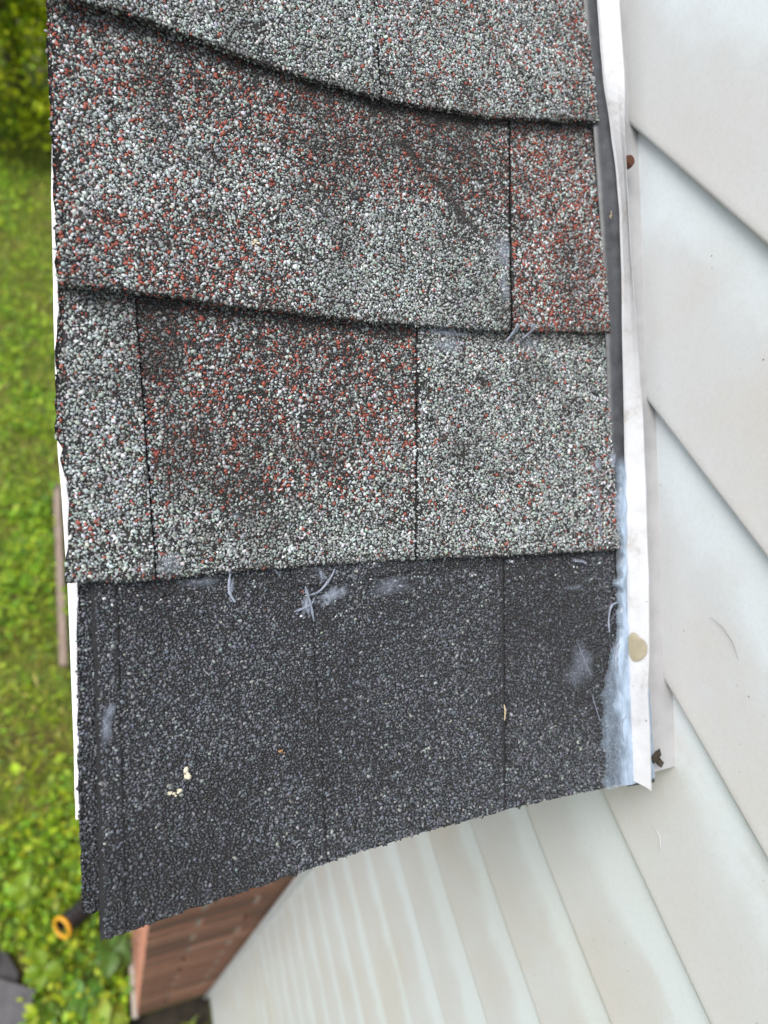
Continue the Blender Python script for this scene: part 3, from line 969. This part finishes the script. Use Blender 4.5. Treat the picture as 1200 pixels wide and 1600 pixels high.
# vertical corner strip where the siding ends under the eave
add_box('corner_strip', (-0.0145, 0.0035, -0.0030, 0.0030, 0.012, H - 0.42), M['trim'], wall, bevel=.0008)
add_box('wall_core', (0.0135, 0.30, YN - YC, 1.4, 0.0, H + 0.55), M['mortar'], wall)

# ================================================================== THE BRICK WALL
XB, YB = 0.050, 0.2330
ZTOP = H - 0.30
bw = empty('brick_wall', Matrix.Translation((XB, YB, 0)), 'brown brick wall under the roof overhang beside the white siding', 'wall')
BH, BL, JT = 0.0690, 0.200, 0.014
v, f = box_vf(0.008, 0.262, 0.009, 1.45, 0.0, ZTOP)
mesh_np('mortar_bed', v, f, M['mortar'], bw)
add_box('foundation', (-0.018, 0.006, -0.002, 1.47, 0.0, 0.070), M['concrete'], bw, bevel=.004)
brick_me = {}


def brick_mesh(lx, ly):
    key = (round(lx, 3), round(ly, 3))
    if key in brick_me: return brick_me[key]
    c = .004
    V = []
    for z, ins in ((0, c), (c, 0), (BH - c, 0), (BH, c)):
        for (a, b) in ((ins, ins), (lx - ins, ins), (lx - ins, ly - ins), (ins, ly - ins)):
            V.append((a + random.uniform(-.0012, .0012), b + random.uniform(-.0012, .0012), z))
    F = [(3, 2, 1, 0), (12, 13, 14, 15)]
    for k in range(3):
        for q in range(4):
            F.append((k * 4 + q, k * 4 + (q + 1) % 4, (k + 1) * 4 + (q + 1) % 4, (k + 1) * 4 + q))
    me = bpy.data.meshes.new('brick')
    me.from_pydata(V, [], F)
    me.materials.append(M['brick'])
    me.materials.append(M['brick_lit'])
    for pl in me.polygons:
        if pl.normal.x < -.8: pl.material_index = 1  # outer side faces take the paler copy, painted as lit
    brick_me[key] = me
    return me


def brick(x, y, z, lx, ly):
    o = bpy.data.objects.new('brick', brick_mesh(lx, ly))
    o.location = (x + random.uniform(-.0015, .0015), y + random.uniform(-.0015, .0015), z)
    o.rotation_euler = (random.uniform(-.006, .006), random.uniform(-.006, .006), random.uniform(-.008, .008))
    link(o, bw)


rowh = BH + JT
jv, jf = [], []


def head_joint(x, z):
    if random.random() < .3: return
    v, f = box_vf(x + .0005, x + JT - .0005, .0015, .01, z + .004, z + BH - .004)
    k = len(jv)
    jv.extend(v)
    jf.extend(tuple(a + k for a in q) for q in f)


nrow = int((ZTOP - .09) / rowh)
D = .092
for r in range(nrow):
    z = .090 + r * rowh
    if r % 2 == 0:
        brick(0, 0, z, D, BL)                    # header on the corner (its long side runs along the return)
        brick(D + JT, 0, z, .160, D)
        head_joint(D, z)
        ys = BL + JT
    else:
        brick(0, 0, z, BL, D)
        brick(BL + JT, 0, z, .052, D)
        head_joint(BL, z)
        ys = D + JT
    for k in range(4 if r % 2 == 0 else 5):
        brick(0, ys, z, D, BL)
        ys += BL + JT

mesh_np('head_joints', jv, jf, M['joint'], bw, kind='stuff')

# ================================================================== THINGS ON THE LAWN
# corrugated drain pipe with a yellow ring on its open end
pc = Vector((-0.2055, 0.590, 0.135))
ax = Vector((0.66, 0.46, -0.40)).normalized()
q = ax.to_track_quat('Z', 'Y')
pipe = empty('drain_pipe', Matrix.Translation(pc) @ q.to_matrix().to_4x4(), 'black corrugated drain pipe with a yellow ring round its open end, lying in the weeds', 'pipe')


def lathe(profile, seg=32, bend=0.0):
    V, F = [], []
    for (r, z) in profile:
        for k in range(seg):
            a = 2 * math.pi * k / seg
            V.append((r * math.cos(a), r * math.sin(a) + bend * z * z, z))
    n = len(profile)
    for i in range(n - 1):
        for k in range(seg):
            F.append((i * seg + k, i * seg + (k + 1) % seg, (i + 1) * seg + (k + 1) % seg, (i + 1) * seg + k))
    return V, F


pr = []
for i in range(0, 90):
    z = .006 + i * .0045
    pr.append((.0385 + .0035 * math.sin(i * 1.25), z))
pr_in = [(.0345, z) for (_, z) in reversed(pr)]
V, F = lathe(pr + pr_in, 32, 0)
mesh_np('pipe_body', V, F, M['black_plastic'], pipe, smooth=True)
ringp = []
for k in range(13):
    a = 2 * math.pi * k / 12
    ringp.append((.0400 + .0060 * math.cos(a), .004 + .008 * math.sin(a)))
V, F = lathe(ringp, 36)
mesh_np('end_ring', V, F, M['yellow_plastic'], pipe, smooth=True, label='yellow ring round the open end')

# narrow weathered board lying along the roof side of the lawn
t = bpy.data.objects.new
bd = add_box('timber_board', (-0.018, 0.018, -0.61, 0.61, 0.0, 0.030), M['board'], bevel=.004,
             label='narrow weathered brown board lying on the lawn beside the white roof edge', cat='board')
bd.location = (-0.204, 2.37, 0.05)
bd.rotation_euler = (0, 0.02, 0.0228)


def slab(name, pts, z0, th, mat, label):
    c = np.mean(np.array(pts), 0)
    V = [(x - c[0], y - c[1], 0) for x, y in pts] + [(x - c[0], y - c[1], th) for x, y in pts]
    n = len(pts)
    F = [tuple(range(n))[::-1], tuple(range(n, 2 * n))] + [(i, (i + 1) % n, n + (i + 1) % n, n + i) for i in range(n)]
    o = mesh_np(name, V, F, mat, label=label, cat='slab')
    o.location = (c[0], c[1], z0)
    md = o.modifiers.new('edge', 'BEVEL'); md.width = .004; md.segments = 2
    return o


slab('stone_slab', [(-0.420, 0.607), (-0.3600, 0.493), (-0.382, 0.300), (-0.80, 0.33), (-0.78, 0.72)], 0.004, .03, M['slab_b'],
     'darker slab lying half under the grey slab in the weeds')
slab('stone_slab', [(-0.425, 0.492), (-0.2950, 0.418), (-0.3380, 0.300), (-0.42, 0.12), (-0.85, 0.20), (-0.80, 0.60)], 0.034, .03, M['slab'],
     'mid grey slab lying on top of the darker slab in the weeds')


# ---- grass, ground cover and weeds
def leaf_field(n, area, size, asp, up, palette, bias, lift, seed):
    """n bent leaves, each four triangles"""
    r = np.random.default_rng(seed)
    x = r.uniform(area[0], area[1], n * 3); y = r.uniform(area[2], area[3], n * 3)
    dens = bias(x, y)
    keep = np.nonzero(r.random(n * 3) < dens)[0][:n]
    x, y = x[keep], y[keep]
    n = len(x)
    s = size * np.exp(r.normal(0, .35, n))
    an = r.random(n) * 2 * np.pi
    tilt = r.uniform(*up, n)
    roll = r.normal(0, .35, n)
    base = np.stack([x, y, lift * r.random(n) ** 1.5 + .003], 1)
    d = np.stack([np.cos(an) * np.cos(tilt), np.sin(an) * np.cos(tilt), np.sin(tilt)], 1)
    sd = np.stack([-np.sin(an) * np.cos(roll), np.cos(an) * np.cos(roll), np.sin(roll)], 1)
    droop = np.array([0, 0, -1.0])
    p0 = base
    p1 = base + d * (s * .5)[:, None] + sd * (s * asp * .5)[:, None]
    p2 = base + d * (s * .5)[:, None] - sd * (s * asp * .5)[:, None]
    p3 = base + d * s[:, None] + droop * (s * .22)[:, None]
    pm = base + d * (s * .52)[:, None] - np.cross(d, sd) * 0 + np.array([0, 0, -1.0]) * (s * asp * .12)[:, None]
    V = np.stack([p0, p1, p3, p2, pm], 1).reshape(-1, 3)
    V[:, 2] = np.maximum(V[:, 2], .002)
    f = np.array([(0, 4, 1), (1, 4, 2), (2, 4, 3), (3, 4, 0)])
    F = (f[None] + (np.arange(n) * 5)[:, None, None]).reshape(-1, 3)
    pal = np.array(palette)
    c = pal[r.integers(0, len(pal), n)] * (.65 + .7 * r.random((n, 1)))
    return V, F, np.repeat(c, 5, 0)


def clear(x, y):
    """nothing grows under the house, board or slabs"""
    ok = (x < .02) | (y < .15)
    ok &= ~((np.abs(x + .204) < .03) & (np.abs(y - 2.37) < .63))
    ok &= ~((x < -.34) & (y < .56) & (y > .1))
    ok &= ~(x > .29)
    return ok


AREA = (-1.5, .30, -.3, 9.0)
patch = lambda x, y, k=1: fbm(x * 3.1 + 4, y * 2.2 + 1, k, 4)
GREEN = [(.25, .43, .018), (.18, .37, .016), (.34, .50, .020), (.13, .28, .018), (.40, .49, .026)]
V1, F1, C1 = leaf_field(34000, AREA, .029, .55, (-.1, .9), GREEN, lambda x, y: clear(x, y) * (.10 + .90 * smooth(.44, .56, patch(x, y))) * (1 - .6 * smooth(2.9, 4.2, y)), .10, 3)
mesh_np('ground_cover', V1, F1, M['leaf'], cols=C1, kind='stuff', label='patchy bright green broadleaf weeds covering the lawn')
V1, F1, C1 = leaf_field(34000, AREA, .055, .10, (.2, 1.3), [(.31, .42, .024), (.36, .37, .05), (.40, .34, .08), (.21, .34, .02), (.35, .47, .024)],
                        lambda x, y: clear(x, y) * (.75 - .45 * smooth(.46, .6, patch(x, y))), .02, 4)
mesh_np('grass', V1, F1, M['leaf'], cols=C1, kind='stuff', label='short olive and straw coloured grass between the weeds')

# individual leafy weeds
def leaf_mesh(L, Wd, lobes, col):
    """one broad leaf with a fold and lobed rim"""
    n = 9
    V, F = [], []
    for i in range(n):
        t = i / (n - 1)
        wd = Wd * math.sin(math.pi * min(1, t * .96 + .02)) ** .8 * (1 + lobes * math.sin(t * 19))
        z = .35 * L * t - .42 * L * t * t
        V += [(L * t, wd, z + .25 * wd), (L * t, 0, z), (L * t, -wd, z + .25 * wd)]
    for i in range(n - 1):
        a = i * 3
        F += [(a, a + 1, a + 4, a + 3), (a + 1, a + 2, a + 5, a + 4)]
    me = bpy.data.meshes.new('leaf')
    me.from_pydata(V, [], F)
    a = me.color_attributes.new('tint', 'FLOAT_COLOR', 'POINT')
    for d in a.data: d.color = (*[c * random.uniform(.85, 1.15) for c in col], 1)
    me.materials.append(M['leaf'])
    return me


WEEDS = [(-.065, .225, .10, 7, .105, .34, .05, (.26, .36, .03), 'pale yellow green lobed weed at the foot of the brick corner'),
         (-.135, .345, .11, 8, .080, .30, .04, (.10, .23, .03), 'bright green weed between the slabs and the brick wall, above the palest weed'),
         (-.030, .470, .12, 8, .085, .42, .0, (.09, .19, .03), 'mid green weed against the brick wall beneath the shingle corner'),
         (-.270, .475, .13, 7, .070, .40, .0, (.19, .31, .02), 'upright yellow green weed beside the darker slab'),
         (-.330, .760, .14, 8, .080, .38, .0, (.20, .33, .02), 'lime green weed up the lawn from the yellow ringed pipe, near the picture edge'),
         (-.245, .330, .06, 8, .050, .35, .0, (.16, .26, .02), 'small green weed at the corner of the grey slab')]
for (x, y, hh, nl, L, wr, lob, col, lab) in WEEDS:
    w = empty('weed_plant', Matrix.Translation((x, y, 0)), lab, 'weed', 'leafy weeds on the lawn')
    V, F = tube([(0, 0, 0), (.004, .002, hh * .5), (0, .004, hh)], [.003, .0025, .0015], 6)
    mesh_np('stem', V, F, M['leaf'], w, cols=np.tile(np.array(col) * .7, (len(V), 1)))
    me = leaf_mesh(L, L * wr, lob, col)
    for k in range(nl):
        o = bpy.data.objects.new('leaf', me)
        o.location = (0, 0, hh * (.55 + .45 * k / nl))
        o.rotation_euler = (random.uniform(-.3, .3), random.uniform(-.45, .25), k * 2.4 + random.uniform(-.3, .3))
        s = random.uniform(.7, 1.15)
        o.scale = (s, s, s)
        link(o, w)

# ---- evergreen shrub beyond the lawn
shrub = empty('evergreen_shrub', Matrix.Translation((-.55, 8.1, 0)), 'dense yellow green evergreen shrub beyond the lawn behind the roof corner', 'shrub')
r = np.random.default_rng(11)
V, F = tube([(0, 0, 0), (.02, .01, .6), (-.02, .03, 1.4), (0, 0, 2.2)], [.09, .08, .05, .02], 10)
mesh_np('trunk', V, F, M['bark'], shrub, smooth=True)
# sprays: clumps spread through an upright crown, each clump a fan of small flat sprigs
nc = 620
th = r.random(nc) * 2 * np.pi
hz = r.random(nc) ** .9
rad = (1.35 - .9 * hz) * (0.55 + .45 * r.random(nc) ** .4)
cx, cy, cz = rad * np.cos(th), rad * np.sin(th) * .9, .22 + hz * 2.3
Vl, Fl, Cl = [], [], []
per = 46
n = nc * per
ci = np.repeat(np.arange(nc), per)
cs = .10 + .12 * r.random(nc)
off = r.normal(0, 1, (n, 3)) * cs[ci][:, None] * np.array([1, 1, .8])
P = np.stack([cx[ci], cy[ci], cz[ci]], 1) + off
P[:, 2] = np.maximum(P[:, 2], .10)
outw = np.stack([np.cos(th[ci]), np.sin(th[ci]), .35 + 0 * ci], 1) + r.normal(0, .5, (n, 3))
outw /= np.linalg.norm(outw, axis=1, keepdims=True)
sv = np.cross(outw, r.normal(0, 1, (n, 3)))
sv /= np.linalg.norm(sv, axis=1, keepdims=True)
ln = (.05 + .06 * r.random(n))[:, None]
V = np.stack([P, P + outw * ln * .6 + sv * ln * .33, P + outw * ln, P + outw * ln * .6 - sv * ln * .33], 1).reshape(-1, 3)
F = np.arange(n * 4).reshape(n, 4)
tone = np.array([(.36, .46, .014), (.50, .57, .016), (.20, .31, .014), (.58, .62, .018)])
c = tone[r.integers(0, 4, nc)][ci] * (.6 + .7 * r.random((n, 1)))
mesh_np('crown', V, F, M['needle'], shrub, cols=np.repeat(c, 4, 0))

# ================================================================== SMALL THINGS ON THE ROOF AND WALL
def roof_thing(name, u, v, label, cat, group=None, lift=.0012):
    P = ROOF @ Vector(rl(u, v, surf_w(u, v) + lift))
    return Matrix.Translation(P) @ Matrix.Rotation(PITCH, 4, 'X'), label, cat, group


def crumb(name, u, v, size, mat, label, cat, group=None, seed=0, lift=.0010, mat4=None):
    r = np.random.default_rng(seed)
    V = []
    F = []
    off = 0
    for k in range(6):
        c = np.array([r.normal(0, size[0] * .55), r.normal(0, size[1] * .55), size[2] * .15])
        v_ = ICO_V * (1 + .30 * r.standard_normal((12, 1))) * np.array(size) * (.22 + .38 * r.random()) * np.array((1, 1, .8)) + c
        V.append(v_); F.append(ICO_F + off); off += 12
    o = mesh_np(name, np.concatenate(V), np.concatenate(F), mat, label=label, cat=cat, group=group)
    o.matrix_world = mat4 if mat4 is not None else roof_thing(name, u, v, '', '', None, lift)[0]
    return o


crumb('paint_crumb', .0315, .1100, (.0026, .0030, .0014), M['chip'], 'largest cream crumb on the black eave shingles', 'crumb', 'cream crumbs on the black shingles', 1)
crumb('paint_crumb', .0272, .1155, (.0022, .0016, .0012), M['chip'], 'cream crumb just below and left of the largest one on the black shingles', 'crumb', 'cream crumbs on the black shingles', 2)
crumb('paint_crumb', .0245, .1160, (.0016, .0010, .0009), M['chip'], 'faintest cream crumb of the three on the black shingles', 'crumb', 'cream crumbs on the black shingles', 3)
crumb('amber_crumb', .0749, .1068, (.0013, .0010, .0009), M['amber'], 'tiny amber crumb alone in the middle of the black shingles', 'crumb', None, 4)
crumb('seed_husk', .0737, -.1370, (.0036, .0014, .0009), M['chip'], 'pale seed husk on the red flecked grey shingle', 'seed', None, 6)
crumb('leaf_fragment', .2963, -.1790, (.0010, .0018, .0006), M['straw'], 'tan leaf fragment stuck on the dark flashing', 'leaf', None, 8, .0045)
m4 = roof_thing('', .2003, .1090, '', '')[0]
V, F = tube([(0, .0045, .0006), (.0002, .001, .0012), (-.0004, -.004, .0008)], [.0003, .0005, .0003], 6)
o = mesh_np('straw_twig', V, F, M['straw'], label='short pale straw lying along the joint in the black shingles', cat='twig')
o.matrix_world = m4
crumb('dirt_clod', 0, 0, (.0042, .0060, .0036), M['dirt'], 'dark clod of dirt in the open lower end of the white channel', 'dirt', None, 9,
      mat4=ROOF @ Matrix.Translation(Vector(rl(.3035, .1520, .0068))))


def wall_hair(name, pts, rr, mat, label, cat):
    z0, y0 = pts[0]
    zz = lambda z: (((z - ZB0) / EXP) % 1.0)
    P = []
    for (z, y) in pts:
        s = 1 - zz(z)
        x = XW + np.interp(s, [0, .55, .9, .97, 1], [.0074, .0038, .0011, .0002, .0016])
        P.append((x - .0016 - XW, y - y0, z - z0))
    V, F = tube(P, rr, 5)
    o = mesh_np(name, V, F, mat, label=label, cat=cat)
    o.location = (XW, y0, z0 + H)
    return o


wall_hair('sealant_thread', [(-.391, .043), (-.388, .038), (-.388, .032), (-.391, .028), (-.395, .025)], [.0001, .0002, .0004, .0005, .0001], M['smear_thread'],
          'pale curled thread stuck to the siding just below the channel end', 'thread')
wall_hair('dark_fibre', [(-.262, .118), (-.259, .110), (-.259, .100), (-.262, .091)], [.0001, .0002, .0002, .0001], M['hair'],
          'thin dark fibre stuck to the siding beside the second overlap', 'fibre')
